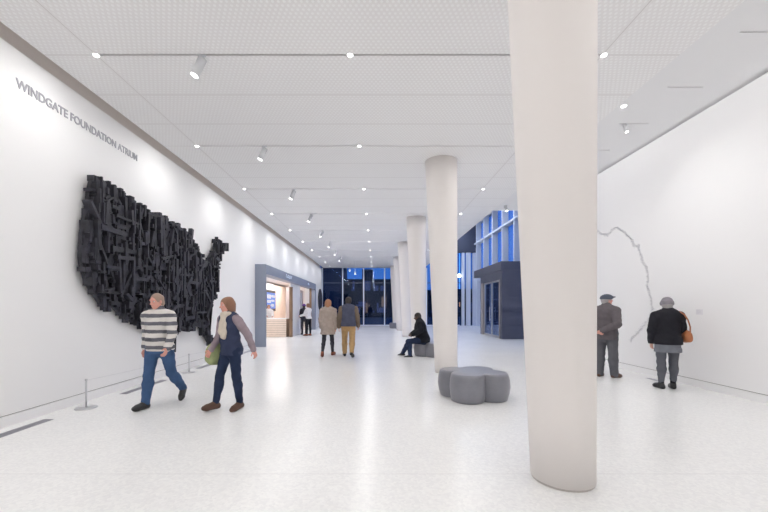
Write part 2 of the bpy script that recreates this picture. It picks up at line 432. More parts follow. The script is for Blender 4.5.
while len(pl) < 900 and tries < 40000:
    tries += 1
    y, z = rng.uniform(ymin, ymax), rng.uniform(zmin, zmax)
    if not inside(y, z): continue
    big = len(pl) < 110
    if big: L, W = rng.uniform(.4, 1.1), rng.uniform(.06, .2)
    elif len(pl) < 420: L, W = rng.uniform(.2, .65), rng.uniform(.025, .09)
    else: L, W = rng.uniform(.05, .2), rng.uniform(.015, .06)
    vert = rng.random() < .72
    ly, lz = (W, L) if vert else (L, W)
    ang = rng.gauss(0, .04) if rng.random() < .82 else rng.uniform(-.9, .9)
    ok = all(inside(y+sy*ly*.5, z+sz*lz*.5) for sy in (-1, 1) for sz in (-1, 1))
    if not ok and not (not big and rng.random() < .02): continue
    d = rng.uniform(.02, .07) if big else rng.uniform(.03, .15)
    pl.append((y, z, ly, lz, MX-.02, MX+d, ang))
for (a, b) in zip(poly, poly[1:]+poly[:1]):
    L = math.dist(a, b)
    for i in range(max(1, int(L/.07))):
        t = (i+rng.random())*.07/L+rng.uniform(-.02, .02); y = a[0]+(b[0]-a[0])*t; z = a[1]+(b[1]-a[1])*t
        nx, nz = -(b[1]-a[1])/L, (b[0]-a[0])/L
        q = rng.uniform(.035, .085); q = q if inside(y+nx*q, z+nz*q) else -q
        if not inside(y+nx*q, z+nz*q): continue
        ly, lz = (rng.uniform(.04, .09), rng.uniform(.08, .26)) if rng.random() < .7 else (rng.uniform(.08, .2), rng.uniform(.03, .07))
        pl.append((y+nx*q, z+nz*q, ly, lz, MX-.08, MX+rng.uniform(-.02, .08), rng.gauss(0, .05)))
pl.sort(key=lambda p: -p[2]*p[3])
for p in pl[:90]:
    bm = bmesh.new(); plank(bm, *p); bm.transform(inv); obj('timber_plank', bm, rng.choice((M['wood'], M['wood2'])), mp)
bm = bmesh.new(); bm2 = bmesh.new()
for i, p in enumerate(pl[90:]): plank(bm if i % 2 else bm2, *p)
for (px, py, h) in ((89.5, 178, .08), (93, 180, .1), (99, 181, .12), (107, 186, .14), (112, 188, .1), (121, 194, .09), (213, 241, .1), (216, 239, .11), (219, 243, .08), (186, 238, .08), (192, 243, .07), (198, 254, .07)):
    y, z = wp(px, py); plank(bm, y, z, .022, h*1.1, MX-.03, MX+.06, rng.uniform(-.15, .15))
y, z = wp(223, 246); plank(bm, y, z, .5, .03, MX, MX+.03, .02)
bm.transform(inv); bm2.transform(inv)
o = obj('timber_scraps', bm, M['wood'], mp); o['kind'] = 'stuff'
o = obj('timber_offcuts', bm2, M['wood2'], mp); o['kind'] = 'stuff'

posts = [5.29, 8.2, 11.1]
pn = ['nearest short steel barrier post, below the left end of the relief map', 'middle short steel barrier post, between the two walking people', 'farthest short steel barrier post, behind the woman with the green bag']
pe_ = []
for y, lb in zip(posts, pn):
    e = empty('barrier_post', (-4.2, y, 0)); pe_.append(e); tag(e, lb, 'barrier post', 'short barrier posts along the left wall')
    bm = bmesh.new(); lathe(bm, [(.135, 0), (.138, .006), (.13, .012), (.02, .017)], n=32); obj('base_plate', bm, M['steel'], e)
    bm = bmesh.new(); tube(bm, (0, 0, .015), (0, 0, .41), .011, n=12); obj('pole', bm, M['steel'], e)
    bm = bmesh.new(); tube(bm, (0, 0, .398), (0, 0, .422), .016, n=12); obj('cap', bm, M['steel'], e)
for a, b, lb in ((0, 1, 'thin pale barrier cord between the nearest and middle posts'), (1, 2, 'thin pale barrier cord between the middle and farthest posts')):
    bm = bmesh.new(); ya, yb = posts[a]+.012, posts[b]-.012
    polytube(bm, [(0, ya-posts[a]+(yb-ya)*t/10, .402-.03*math.sin(PI*t/10)) for t in range(11)], .004, 6)
    obj('barrier_cord', bm, M['cable'], pe_[a])
vl = ['dark floor vent strip by the left wall nearest the viewer, before the first barrier post', 'dark floor vent strip by the left wall, behind the man in stripes',
      'dark floor vent strip by the left wall, right of the middle barrier post', 'farthest dark floor vent strip by the left wall, before the shop portal']
def vent(x, y0, y1, lb, w=.12, grp='floor vents along the left wall'):
    e = empty('floor_vent', (x, (y0+y1)/2, 0)); L = (y1-y0)/2
    bm = bmesh.new()
    for s in (-1, 1): box(bm, s*w/2-.006, s*w/2+.006, -L, L, 0, .004); box(bm, -w/2, w/2, s*L-.006, s*L+.006, 0, .004)
    obj('frame', bm, M['vent'], e)
    bm = bmesh.new(); n = int(w/.018)
    for i in range(n): xx = -w/2+(i+.5)*w/n; box(bm, xx-.006, xx+.006, -L, L, 0, .003)
    obj('grille', bm, M['vent'], e)
    tag(e, lb, 'floor vent', grp)
for (y0, y1), lb in zip(((3.55, 4.75), (6.15, 7.35), (8.75, 9.95), (11.4, 12.6)), vl): vent(-4.26, y0, y1, lb)
vent(5.62, 7.25, 7.55, 'short blue-grey floor plate by the right wall, behind the woman with tan handbag', .08, 'floor plate')

# ------------------------------------------------------------------ right wall: pin line and label
tr = [(590, 229), (598, 231.4), (604, 234), (610, 234), (613, 230), (617, 226.5), (623.8, 231.4), (628, 236), (632, 241), (635, 245), (639, 245), (641.6, 254.7), (643, 262), (646.5, 267), (648, 274), (649, 281), (647.6, 285), (648.4, 289),
      (650, 293), (652, 297), (653, 308), (652, 314), (650, 319), (645.7, 323), (642, 328), (639, 331.4), (635, 335), (630.6, 342)]
P = [wp(px, py, RW) for px, py in tr]
rng = random.Random(3); Q = [P[0]]
for (a, b) in zip(P[:-1], P[1:]):
    n = max(1, round(math.dist(a, b)/.11))
    for i in range(1, n+1):
        k_ = .035 if i < n else .015
        Q.append((a[0]+(b[0]-a[0])*i/n+rng.uniform(-k_, k_), a[1]+(b[1]-a[1])*i/n+rng.uniform(-k_, k_)))
P = Q; bm = bmesh.new()
for (a, b) in zip(P[:-1], P[1:]):
    L = math.dist(a, b); n = max(2, int(L/.008))
    for i in range(n):
        t = i/n; y = a[0]+(b[0]-a[0])*t+rng.gauss(0, .017); z = a[1]+(b[1]-a[1])*t+rng.gauss(0, .020)
        tube(bm, (RW-rng.uniform(.022, .035), y, z), (RW, y, z), .0035, n=5)
pe = empty('pin_relief', (0, 0, 0)); pn_ = obj('pins', bm, M['pin'], pe); pn_['kind'] = 'stuff'
tag(pe, 'wandering river-like line of small pale grey pins on the right wall', 'wall sculpture')
Y, Z = wp(699.5, 312, RW)
e = empty('wall_label', (RW, Y, Z)); tag(e, 'small pale text card on the right wall, right of the woman in black', 'wall label')
bxo('card', (-.003, 0, -.07, .07, -.05, .05), M['card'], e)
bm = bmesh.new()
for i, l in enumerate((.07, .10, .10, .085, .10, .05)): box(bm, -.0045, -.003, .06-l, .06, .036-i*.014, .041-i*.014)
obj('printed_lines', bm, M['cardtext'], e)

# ------------------------------------------------------------------ clover benches
def bench(x, y, rz, R, d, h, lb, n=4):
    e = bpy.data.meshes.new('clover_bench')
    bm = bmesh.new(); N = 160
    def rad(t):
        best = 0
        for k in range(n):
            a = t-2*PI*k/n; s = R*R-(d*math.sin(a))**2
            if s >= 0 and math.cos(a) > 0: best = max(best, d*math.cos(a)+math.sqrt(s))
        return best
    prof = [(0, .90), (.03, .925), (.25, .975), (.5, 1.0), (.75, .985), (.9, .955), (.96, .935), (.99, .90), (1.0, .86), (1.004, .5), (1.0, .08)]
    rings = []
    for f, s in prof:
        rings.append([bm.verts.new((s*rad(2*PI*i/N)*math.cos(2*PI*i/N), s*rad(2*PI*i/N)*math.sin(2*PI*i/N), f*h)) for i in range(N)])
    for R0, R1 in zip(rings[:-1], rings[1:]):
        for i in range(N): bm.faces.new((R0[i], R0[(i+1) % N], R1[(i+1) % N], R1[i])).smooth = True
    bm.faces.new(rings[0][::-1]); bm.faces.new(rings[-1])
    o = obj('clover_bench', bm, M['bench'], loc=(x, y, 0)); o.rotation_euler = (0, 0, rz)
    return tag(o, lb, 'bench', 'grey clover benches')
bench(1.58, 5.96, math.radians(-30), .272, .312, .43, 'grey four-lobed bench in front, at the foot of the second column')
bench(1.72, 11.15, math.radians(8), .29, .29, .41, 'grey lobed bench the man in black sits on')
bench(1.42, 26.15, math.radians(30), .26, .25, .39, 'small distant grey bench near the end glazing')

# ------------------------------------------------------------------ shop portal and interior
pr = empty('shop_portal', (LW, 13.56, 0)); tag(pr, 'blue-grey metal portal frame around the shop opening in the left wall', 'portal')
D = .4; L = 24.9-13.56
part('jamb', (.0, D, 0, .10, 0, 3.08), M['portal'], pr, .004)
part('jamb', (.0, D, L-.35, L, 0, 3.08), M['portal'], pr, .004)
part('header', (.0, D, .10, L-.35, 2.72, 3.08), M['portal'], pr, .004)
for yy, n_, lab in ((3.1, 9, 'small white lettering on the header'), (8.4, 4, 'small white lettering at the far end of the header')):
    bm = bmesh.new(); rg = random.Random(n_)
    for i in range(n_):
        y = yy+i*.13; h_ = rg.choice((.10, .14, .14))
        box(bm, D, D+.005, y, y+.022, 2.85, 2.85+h_)
        z_ = rg.choice((2.85, 2.85+h_-.02)); box(bm, D, D+.005, y+.022, y+.085, z_, z_+.02)
    obj('sign_lettering', bm, M['screenw'], pr)['label'] = lab
SX = -7.4
bm = bmesh.new()
box(bm, SX-.1, SX, 13.4, 25.2, 0, 3.1); box(bm, SX, LW-.12, 13.3, 13.4, 0, 3.1); box(bm, SX, LW-.12, 25.1, 25.2, 0, 3.1)
box(bm, SX, LW-.12, 13.3, 25.2, 2.98, 3.1)
struct(obj('wall_shop', bm, M['shopwhite']), 'white shell of the shop behind the portal')
def wallpanel(name, dims, m, lb, cat): return tag(bxo(name, dims, m), lb, cat)
wallpanel('display_wall', (-6.35, -6.2, 19.3, 22.15, 0, 2.9), M['shopwhite'], 'white display wall carrying the blue screen inside the shop', 'wall panel')
wallpanel('maple_screen_wall', (-6.35, -6.2, 22.17, 25.05, 0, 2.86), M['beige'], 'pale maple wall behind the shop counter', 'wall panel')
# counter with horizontal slats
c = empty('shop_counter', (-5.9, 18.2, 0)); tag(c, 'pale maple shop counter with horizontal slats on its front', 'counter')
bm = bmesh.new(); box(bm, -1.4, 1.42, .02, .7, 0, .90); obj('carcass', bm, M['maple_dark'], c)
bm = bmesh.new()
for i in range(8): box(bm, -1.4, 1.42, 0, .02, .012+i*.112, .012+i*.112+.098)
obj('slat_front', bm, M['beige'], c)
bm = bmesh.new(); box(bm, -1.42, 1.42, -.02, .72, .90, .935); obj('countertop', bm, M['shopwhite'], c, .004)
pt = empty('shop_partition', (-4.3, 18.2, 0)); tag(pt, 'white partition with a dark bronze front edge between the two shop openings', 'partition')
part('edge_trim', (-.02, .14, -.03, .05, 0, 2.5), M['bronze'], pt)
part('panel', (-.02, .04, .05, 2.3, 0, 2.7), M['shopwhite'], pt)
bm = bmesh.new(); box(bm, -.6, .0, 2.3, 2.42, 0, 2.7); box(bm, -.75, -.6, 2.3, 6.4, 0, 2.6); obj('return_panel', bm, M['pinkwall'], pt)
part('shelf_band', (-.3, .10, 2.45, 2.52, 0.2, 2.3), M['steel'], pt)
part('bronze_post', (-.02, .1, 5.5, 5.6, 0, 2.72), M['bronze'], pt)
mo = empty('wall_screen', (-6.2, 21.4, 1.88)); tag(mo, 'glowing blue wall screen inside the shop', 'screen')
part('bezel', (0, .06, -1.05, .95, -.62, .62), M['black'], mo, .01)
part('display', (.06, .066, -.88, .86, -.46, .46), M['screen'], mo)
bm = bmesh.new()
for (y0, y1, z0, z1) in ((-.8, -.1, .12, .34), (.0, .75, .20, .32), (-.8, -.1, -.12, .02), (.0, .6, -.05, .05), (-.8, -.2, -.36, -.24), (.0, .5, -.34, -.2)): box(bm, .0665, .069, y0, y1, z0, z1)
obj('caption_blocks', bm, M['screenw'], mo)
light('shop_fill', (-5.6, 16.5, 2.9), (0, 0, 0), 120, 1.4, None, 'RECTANGLE', size_y=3.5)  # unseen area lights, this and the next ones, added to brighten the shop
light('shop_fill', (-5.4, 21.8, 2.9), (0, 0, 0), 190, 1.2, None, 'RECTANGLE', size_y=4.5)
light('shop_fill', (-4.75, 22.6, 2.6), (0, 0, 0), 30, .5, None, 'RECTANGLE', size_y=2.0)
# round dark wall piece near the far end
rr = empty('round_wall_piece', (LW, 29.2, 1.45+8.5*29.2/365)); tag(rr, 'tall dark oval carving on the left wall before the end glazing', 'wall sculpture')
bm = bmesh.new(); N = 48
for (r0, r1, d) in ((.0, .6, .05), (.6, .74, .09), (.74, .85, .06)):
    for i in range(N):
        a0, a1 = 2*PI*i/N, 2*PI*(i+1)/N
        pts = [(r0, a0), (r1, a0), (r1, a1), (r0, a1)]
        v = [bm.verts.new((d, r*math.cos(a)*1.1, r*math.sin(a))) for r, a in pts] ; v2 = [bm.verts.new((0, r*math.cos(a)*1.1, r*math.sin(a))) for r, a in pts]
        bm.faces.new(v); bm.faces.new((v[1], v[2], v2[2], v2[1])); bm.faces.new((v[3], v[0], v2[0], v2[3]))
obj('carved_disc', bm, M['rugwood'], rr)

# ------------------------------------------------------------------ entrance vestibule on the right
VX, VY0, VY1, VZ = 5.87, 17.0, 20.5, 3.62
vb = empty('entrance_vestibule', (VX, VY0, 0)); tag(vb, 'dark slate-clad entrance vestibule with glass doors before the side glazing', 'vestibule')
bm = bmesh.new(); zz = [0, .64, 1.28, 1.92, 2.57, 3.22]
for a, b in zip(zz[:-1], zz[1:]): box(bm, 0, TX-VX, 0, .3, a+.012, b-.012)
box(bm, .02, TX-VX, .02, .28, 0, 3.22)
obj('cladding_near', bm, M['slate'], vb, .003)
LY = VY1-VY0
bm = bmesh.new()
for a, b in zip(zz[:-1], zz[1:]): box(bm, 0, TX-VX, LY-.2, LY, a+.012, b-.012)
obj('cladding_far', bm, M['slate'], vb)
part('canopy', (-.05, TX-VX, -.01, LY+1.2, 3.22, VZ+.01), M['slate'], vb, .004)
part('header', (-.0, .2, .3, LY-.2, 2.8, 3.22), M['slate'], vb)
part('jamb', (-.03, .16, LY-.5, LY-.2, 0, 2.8), M['tanjamb'], vb)
part('jamb', (-.03, .16, .3, .36, 0, 2.8), M['tanjamb'], vb)
for i, (a, b) in enumerate(((.38, 1.66), (1.68, 2.98))):
    dr = empty('glass_door', (0.05, a, 0)); dr.parent = vb
    bm = bmesh.new(); w = b-a
    box(bm, 0, .05, 0, .07, 0, 2.8); box(bm, 0, .05, w-.07, w, 0, 2.8); box(bm, 0, .05, .07, w-.07, 2.72, 2.8); box(bm, 0, .05, .07, w-.07, 0, .1)
    obj('door_frame', bm, M['steel'], dr)
    part('glass_pane', (.02, .03, .07, w-.07, .1, 2.72), M['sideglass'], dr)
    bm = bmesh.new(); hy = w-.15 if i == 0 else .15
    tube(bm, (-.06, hy, .8), (-.06, hy, 1.5), .014, n=8); tube(bm, (-.06, hy, .85), (0, hy, .85), .01, n=6); tube(bm, (-.06, hy, 1.45), (0, hy, 1.45), .01, n=6)
    obj('door_handle', bm, M['steel'], dr)
light('vestibule_fill', (VX+1.2, VY0+1.8, 2.95), (0, 0, 0), 110, .8, None, col=(.7, .82, 1))  # added bluish fill inside the vestibule, no fixture modelled

for i, y in enumerate((14, 18, 22, 26, 29)):
    light('hall_fill', (6.2, y, TZ-.1), (0, 0, 0), 130, .6, None, col=(.80, .87, 1))  # unseen lights added high up to brighten the glazing fins
# bright lamp and dusk surroundings outside
e = empty('wall_lamp', (6.82, 29.9, 4.1)); tag(e, 'bright white wall lamp by the end glazing, seen between the two nearest columns', 'lamp')
bm = bmesh.new(); tube(bm, (0, 0, 0), (0, .3, 0), .03, n=10); obj('bracket', bm, M['white'], e)
bm = bmesh.new(); bmesh.ops.create_icosphere(bm, subdivisions=3, radius=.13); obj('globe', bm, M['lamp'], e)
tag(bxo('outside_paving', (-60, 80, YE+.25, 160, -.3, -.1), M['ground']), 'dusky paving outside the end glazing', 'ground', kind='structure')
tag(bxo('side_paving', (8.7, 80, -10, YE+.25, -.3, -.1), M['ground']), 'dusky paving outside the side glazing', 'ground', kind='structure')
def building(x0, x1, y, dep, h, m, wins, lb, seed):
    e = empty('outside_building', (x0, y, -.1)); tag(e, lb, 'building', 'buildings outside at dusk')
    part('wall', (0, x1-x0, 0, dep, 0, h), m, e)
    rg = random.Random(seed)
    for i in range(wins):
        x = rg.uniform(.3, x1-x0-1.2); z = rg.choice((.8, 1.8, 4.4, 7.6)); 
        if z+1.3 > h: z = .8
        w = rg.choice((.25, .35, .8)); hh = rg.choice((.3, .8, 1.6))
        bm = bmesh.new(); box(bm, x, x+w, -.05, 0, z, min(z+hh, h-.1)); f = obj('window', bm, M['warmwin'] if rg.random() < .2 else M['litwin'], e)
building(-26, -5.3, 55, 12, 16, M['bldg2'], 26, 'dark dusk building outside behind the left panes', 1)
building(-5.2, 2.5, 60, 12, 6.3, M['bldg'], 30, 'low dark building outside behind the middle panes', 2)
building(-2.8, -.6, 74, 4, 9.4, M['bldg2'], 0, 'narrow dark tower outside above the low building', 5)
building(2.6, 11, 62, 12, 4.6, M['bldg'], 12, 'low dark building outside behind the columns', 3)
building(13, 28, 66, 12, 5, M['bldg'], 20, 'distant low building outside to the right', 4)

# ------------------------------------------------------------------ distance-field figures
class Field:
    def __init__(s, lo, hi, h):
        s.h = h; s.lo = np.array(lo, np.float32); s.n = (np.ceil((np.array(hi)-np.array(lo))/h).astype(int)+1)
        s.f = np.full(s.n, .5, np.float32); s.ax = [s.lo[i]+h*np.arange(s.n[i], dtype=np.float32) for i in range(3)]
    def sub(s, lo, hi, pad):
        sl = []
        for i in range(3):
            a = int(max(0, math.floor((lo[i]-pad-s.lo[i])/s.h))); b = int(min(s.n[i], math.ceil((hi[i]+pad-s.lo[i])/s.h)+1))
            if b <= a: return None
            sl.append(slice(a, b))
        return tuple(sl)
    def grid(s, sl): return np.meshgrid(s.ax[0][sl[0]], s.ax[1][sl[1]], s.ax[2][sl[2]], indexing='ij', sparse=True)
    def comb(s, sl, d, k, op):
        a = s.f[sl]
        if op == 'add':
            hh = np.maximum(k-np.abs(a-d), 0)/k; s.f[sl] = np.minimum(a, d)-hh*hh*k*.25
        else:
            d = -d; hh = np.maximum(k-np.abs(a-d), 0)/k; s.f[sl] = np.maximum(a, d)+hh*hh*k*.25
    def cone(s, a, b, ra, rb, k=.03, sq=None, op='add'):
        a = np.array(a, float); b = np.array(b, float); R = max(ra, rb)*1.05
        g = 1.0 if sq is None else sq[1]
        sl = s.sub(np.minimum(a, b)-R, np.maximum(a, b)+R, k+2*s.h)
        if sl is None: return
        X, Y, Z = s.grid(sl); ba = b-a; L2 = max(1e-9, float(ba@ba))
        t = np.clip(((X-a[0])*ba[0]+(Y-a[1])*ba[1]+(Z-a[2])*ba[2])/L2, 0, 1)
        vx, vy, vz = X-a[0]-t*ba[0], Y-a[1]-t*ba[1], Z-a[2]-t*ba[2]
        if sq is not None:
            n = sq[0]; c = (vx*n[0]+vy*n[1]+vz*n[2])*(g-1); vx, vy, vz = vx+c*n[0], vy+c*n[1], vz+c*n[2]
        d = np.sqrt(vx*vx+vy*vy+vz*vz)-(ra+(rb-ra)*t)
        if g > 1: d = d/(1+(g-1)*.5)
        s.comb(sl, d.astype(np.float32), k, op)
    def ell(s, c, r, k=.02, rot=None, op='add'):
        c = np.array(c, float); R = max(r); sl = s.sub(c-R, c+R, k+2*s.h)
        if sl is None: return
        X, Y, Z = s.grid(sl); x, y, z = X-c[0], Y-c[1], Z-c[2]
        if rot is not None:
            m = np.array(rot.transposed()); x, y, z = m[0][0]*x+m[0][1]*y+m[0][2]*z, m[1][0]*x+m[1][1]*y+m[1][2]*z, m[2][0]*x+m[2][1]*y+m[2][2]*z
        k0 = np.sqrt((x/r[0])**2+(y/r[1])**2+(z/r[2])**2); k1 = np.sqrt((x/r[0]**2)**2+(y/r[1]**2)**2+(z/r[2]**2)**2)+1e-6
        s.comb(sl, (k0*(k0-1)/k1).astype(np.float32), k, op)
    def clip(s, p, n):
        X, Y, Z = s.grid((slice(None),)*3)
        s.f = np.maximum(s.f, ((X-p[0])*n[0]+(Y-p[1])*n[1]+(Z-p[2])*n[2]).astype(np.float32))
    def folds(s, amp, seed):
        X, Y, Z = s.grid((slice(None),)*3)
        a = seed*1.7
        s.f = s.f+(amp*(np.sin(X*27+Z*17+a+2*np.sin(Y*15+a))*np.sin(Z*31-Y*23+a*.7+1.5*np.sin(X*19))+.5*np.sin(Z*55+X*21+Y*33+a))).astype(np.float32)
    def mesh(s):
        f = s.f; n = f.shape; ins = f < 0
        c = sum(ins[i:n[0]-1+i, j:n[1]-1+j, k:n[2]-1+k].astype(np.int8) for i in (0, 1) for j in (0, 1) for k in (0, 1))
        act = (c > 0) & (c < 8); idx = np.full(act.shape, -1, np.int64); ii = np.argwhere(act); idx[act] = np.arange(len(ii))
        acc = np.zeros((len(ii), 3)); cnt = np.zeros(len(ii))
        cor = [(i, j, k) for i in (0, 1) for j in (0, 1) for k in (0, 1)]
        for a in cor:
            for ax in range(3):
                if a[ax]: continue
                b = list(a); b[ax] = 1
                fa = f[ii[:, 0]+a[0], ii[:, 1]+a[1], ii[:, 2]+a[2]]; fb = f[ii[:, 0]+b[0], ii[:, 1]+b[1], ii[:, 2]+b[2]]
                m = (fa < 0) != (fb < 0); t = np.where(m, fa/np.where(m, fa-fb, 1), 0)
                p = np.tile(np.array(a, float), (len(ii), 1)); p[:, ax] += t
                acc[m] += p[m]; cnt[m] += 1
        v = (ii+acc/np.maximum(cnt, 1)[:, None])*s.h+s.lo
        quads = []
        for ax in range(3):
            u, w = (ax+1) % 3, (ax+2) % 3
            sa = [slice(None)]*3; sb = [slice(None)]*3; sa[ax] = slice(0, -1); sb[ax] = slice(1, None)
            A, B = ins[tuple(sa)], ins[tuple(sb)]
            e = np.argwhere(A != B); e = e[(e[:, u] > 0) & (e[:, w] > 0) & (e[:, u] < n[u]-1) & (e[:, w] < n[w]-1)]
            q = []
            for du, dw in ((1, 1), (0, 1), (0, 0), (1, 0)):
                c2 = e.copy(); c2[:, u] -= du; c2[:, w] -= dw; q.append(idx[c2[:, 0], c2[:, 1], c2[:, 2]])
            q = np.stack(q, 1); fl = A[e[:, 0], e[:, 1], e[:, 2]]
            q[~fl] = q[~fl][:, ::-1]; quads.append(q)
        return v, np.concatenate(quads)

def fobj(name, fld, m, parent):
    v, q = fld.mesh()
    me = bpy.data.meshes.new(name); me.vertices.add(len(v)); me.vertices.foreach_set('co', v.ravel().astype(np.float32))
    me.loops.add(q.size); me.loops.foreach_set('vertex_index', q.ravel().astype(np.int32))
    me.polygons.add(len(q)); me.polygons.foreach_set('loop_start', np.arange(0, q.size, 4, dtype=np.int32)); me.polygons.foreach_set('loop_total', np.full(len(q), 4, np.int32))
    me.polygons.foreach_set('use_smooth', np.ones(len(q), bool)); me.update(calc_edges=True); me.validate()
    me.materials.append(m)
    return link(bpy.data.objects.new(name, me), parent)

V = Vector
def rx(a): return Matrix.Rotation(a, 3, 'X')
class Person:
    """Figure facing +Y in its own frame; angles in degrees, lengths for a body H tall."""
    def __init__(s, name, x, y, fwd, H, h, label, group=None, **k):
        s.k = k; s.s = H/1.75; s.h = h; S = s.s; R = math.radians
        s.root = empty('person', (x, y, 0), math.atan2(-fwd[0], fwd[1])); tag(s.root, label, 'person', group)
        s.build_w = k.get('wide', 1.0)
        J = {}
        J['pel'] = V((0, 0, .95*S))
        for sd, t in ((-1, 'L'), (1, 'R')):
            ft, kn, ft2 = k.get('leg'+t, (0, 0, 0)); ab = R(k.get('legab', 2))
            hip = J['pel']+V((sd*.095*S*s.build_w, 0, -.02*S))
            a = R(ft); d1 = V((sd*math.sin(ab), math.sin(a), -math.cos(a))).normalized(); knee = hip+d1*.43*S
            a2 = R(ft-kn); d2 = V((sd*math.sin(ab)*.4, math.sin(a2), -math.cos(a2))).normalized(); ank = knee+d2*.41*S
            p = R(ft2); fd = V((sd*.22, math.cos(p), -math.sin(p))).normalized()
            J['hip'+t], J['knee'+t], J['ank'+t], J['fd'+t] = hip, knee, ank, fd
        if 'pelz' in k: dz = k['pelz']-J['pel'].z
        else: dz = -min(J['ank'+t].z-.085*S+min(0, .19*S*J['fd'+t].z) for t in 'LR')
        ln = rx(-R(k.get('lean', 2)))
        tw = Matrix.Rotation(R(k.get('twist', 0)), 3, 'Z')
        up = lambda v: J['pel']+ln@tw@V(v)*S
        J['waist'], J['chest'], J['neck'] = up((0, .005, .14)), up((0, .0, .34)), up((0, -.015, .53))
        J['headc'] = up((0, .02+k.get('headfwd', 0), .68))
        for sd, t in ((-1, 'L'), (1, 'R')):
            sh = up((sd*.185*s.build_w, -.01, .46)); J['sh'+t] = sh
            fl, ab, el, inn = k.get('arm'+t, (0, 8, 12, 10))
            if 'pt'+t in k:
                e, w_ = k['pt'+t]; J['elb'+t] = V(e)*S; J['wr'+t] = V(w_)*S
                J['elb'+t].z -= dz if 'pelz' in k else 0; J['wr'+t].z -= dz if 'pelz' in k else 0
            else:
                a = R(fl); b = R(ab); d = V((sd*math.sin(b), math.sin(a)*math.cos(b), -math.cos(a)*math.cos(b))); J['elb'+t] = sh+d*.285*S
                a = R(fl+el); b = R(ab-inn); d = V((sd*math.sin(b), math.sin(a)*math.cos(b), -math.cos(a)*math.cos(b))); J['wr'+t] = J['elb'+t]+d*.25*S
        for q in J:
            if not q.startswith('fd'): J[q].z += dz
        s.J = J
        s.hr = Matrix.Rotation(R(k.get('yaw', 0)), 3, 'Z')@rx(-R(k.get('nod', 0)))
        P_ = [J[q] for q in J if not q.startswith('fd')]; m = .26
        s.lo = [min(p[i] for p in P_)-m for i in range(3)]; s.hi = [max(p[i] for p in P_)+m for i in range(3)]; s.lo[2] = -.03
    def fld(s, lo=None, hi=None, h=None):
        a = list(s.lo); b = list(s.hi)
        if lo is not None: a[2] = max(a[2], lo)
        if hi is not None: b[2] = min(b[2], hi)
        return Field(a, b, h or s.h)
    def torso(s, f, o=0.0, low=True, sq=1.45):
        sq = s.k.get('sq', sq)
        J, S, w = s.J, s.s, s.build_w; n = (0, 1, 0)
        f.cone(J['waist'], J['chest'], .135*S*w+o, .152*S*w+o, .05, (n, sq)); 
        f.cone(J['shL']*.75+J['shR']*.25, J['shR']*.75+J['shL']*.25, .085*S+o, .085*S+o, .06)
        f.cone(J['chest'], J['neck'], .14*S*w+o, .06*S+o, .06, (n, 1.35))
        if low: f.cone(J['pel']+V((0, -.01, -.0)), J['waist'], .155*S*w+o, .138*S*w+o, .05, (n, sq-.12))
        if low: f.ell(J['pel']+V((0, -.045*S, -.03*S)), (.15*S*w+o, .10*S+o, .11*S+o), .05)
    def arm(s, f, t, o=0.0, full=True):
        J, S = s.J, s.s
        f.cone(J['sh'+t], J['elb'+t], .056*S+o, .043*S+o, .03)
        w = J['wr'+t] if full else J['elb'+t].lerp(J['wr'+t], .3)
        f.cone(J['elb'+t], w, .043*S+o, .029*S+o, .02)
    def leg(s, f, t, o=0.0, oe=None, end=1.0):
        J, S, w = s.J, s.s, s.build_w; oe = o if oe is None else oe
        f.cone(J['hip'+t], J['knee'+t], .086*S*w+o, .056*S+o, .03)
        a = J['knee'+t].lerp(J['ank'+t], end)
        mid = J['knee'+t].lerp(a, .32)+V((0, -.012*S, 0))
        f.cone(J['knee'+t], mid, .054*S+o, .056*S*w+o, .03); f.cone(mid, a, .056*S*w+o, .037*S+oe, .03)
    def foot(s, f, t, o=0.0, z=.02):
        J, S = s.J, s.s; A = J['ank'+t]; fd = J['fd'+t]; dn = V((0, 0, -1)); dn = (dn-fd*dn.dot(fd)).normalized()
        heel = A-fd*.035*S+dn*.045*S; ball = A+fd*.13*S+dn*.052*S; toe = A+fd*.175*S+dn*.055*S
        f.cone(heel, ball, .036*S+o, .036*S+o, .02, ((1, 0, 0), 1.05)); f.cone(ball, toe, .037*S+o, .027*S+o, .02); f.cone(A, ball, .038*S+o, .028*S+o, .03)
    def hand(s, f, t, curl=.5):
        J, S = s.J, s.s; d = (J['wr'+t]-J['elb'+t]).normalized(); sd = -1 if t == 'L' else 1
        n = V((-sd, .25, 0)); n = (n-d*n.dot(d)).normalized()       # palm faces the body
        sdv = n.cross(d).normalized()
        if sdv.y < 0: sdv = -sdv                                    # thumb side points forward
        W = J['wr'+t]; k = 1.0*S
        palm = W+d*.085*k
        for q in (-.024, 0, .024): f.cone(W+d*.015*k+sdv*q*.6*k, palm+sdv*q*k, .017*k, .0135*k, .012)
        for i, (q, L) in enumerate(((.031, .068), (.0105, .077), (-.0105, .071), (-.031, .056))):
            p = palm+sdv*q*k; a = curl*.5; dd = d
            for seg, fr_ in enumerate((.45, .32, .23)):
                dd = (d*math.cos(a)+n*math.sin(a)).normalized(); p2 = p+dd*L*fr_*k
                f.cone(p, p2, .0095*k, .0085*k, .004); p = p2; a += curl
        p = W+d*.03*k+sdv*.024*k; td = (sdv*.75+d*.7+n*.35).normalized(); p2 = p+td*.042*k; f.cone(p, p2, .0125*k, .0105*k, .008)
        td = (sdv*.3+d*.9+n*.4).normalized(); f.cone(p2, p2+td*.032*k, .0105*k, .009*k, .006)
    def hp(s, v): return s.J['headc']+s.hr@(V(v)*s.s)
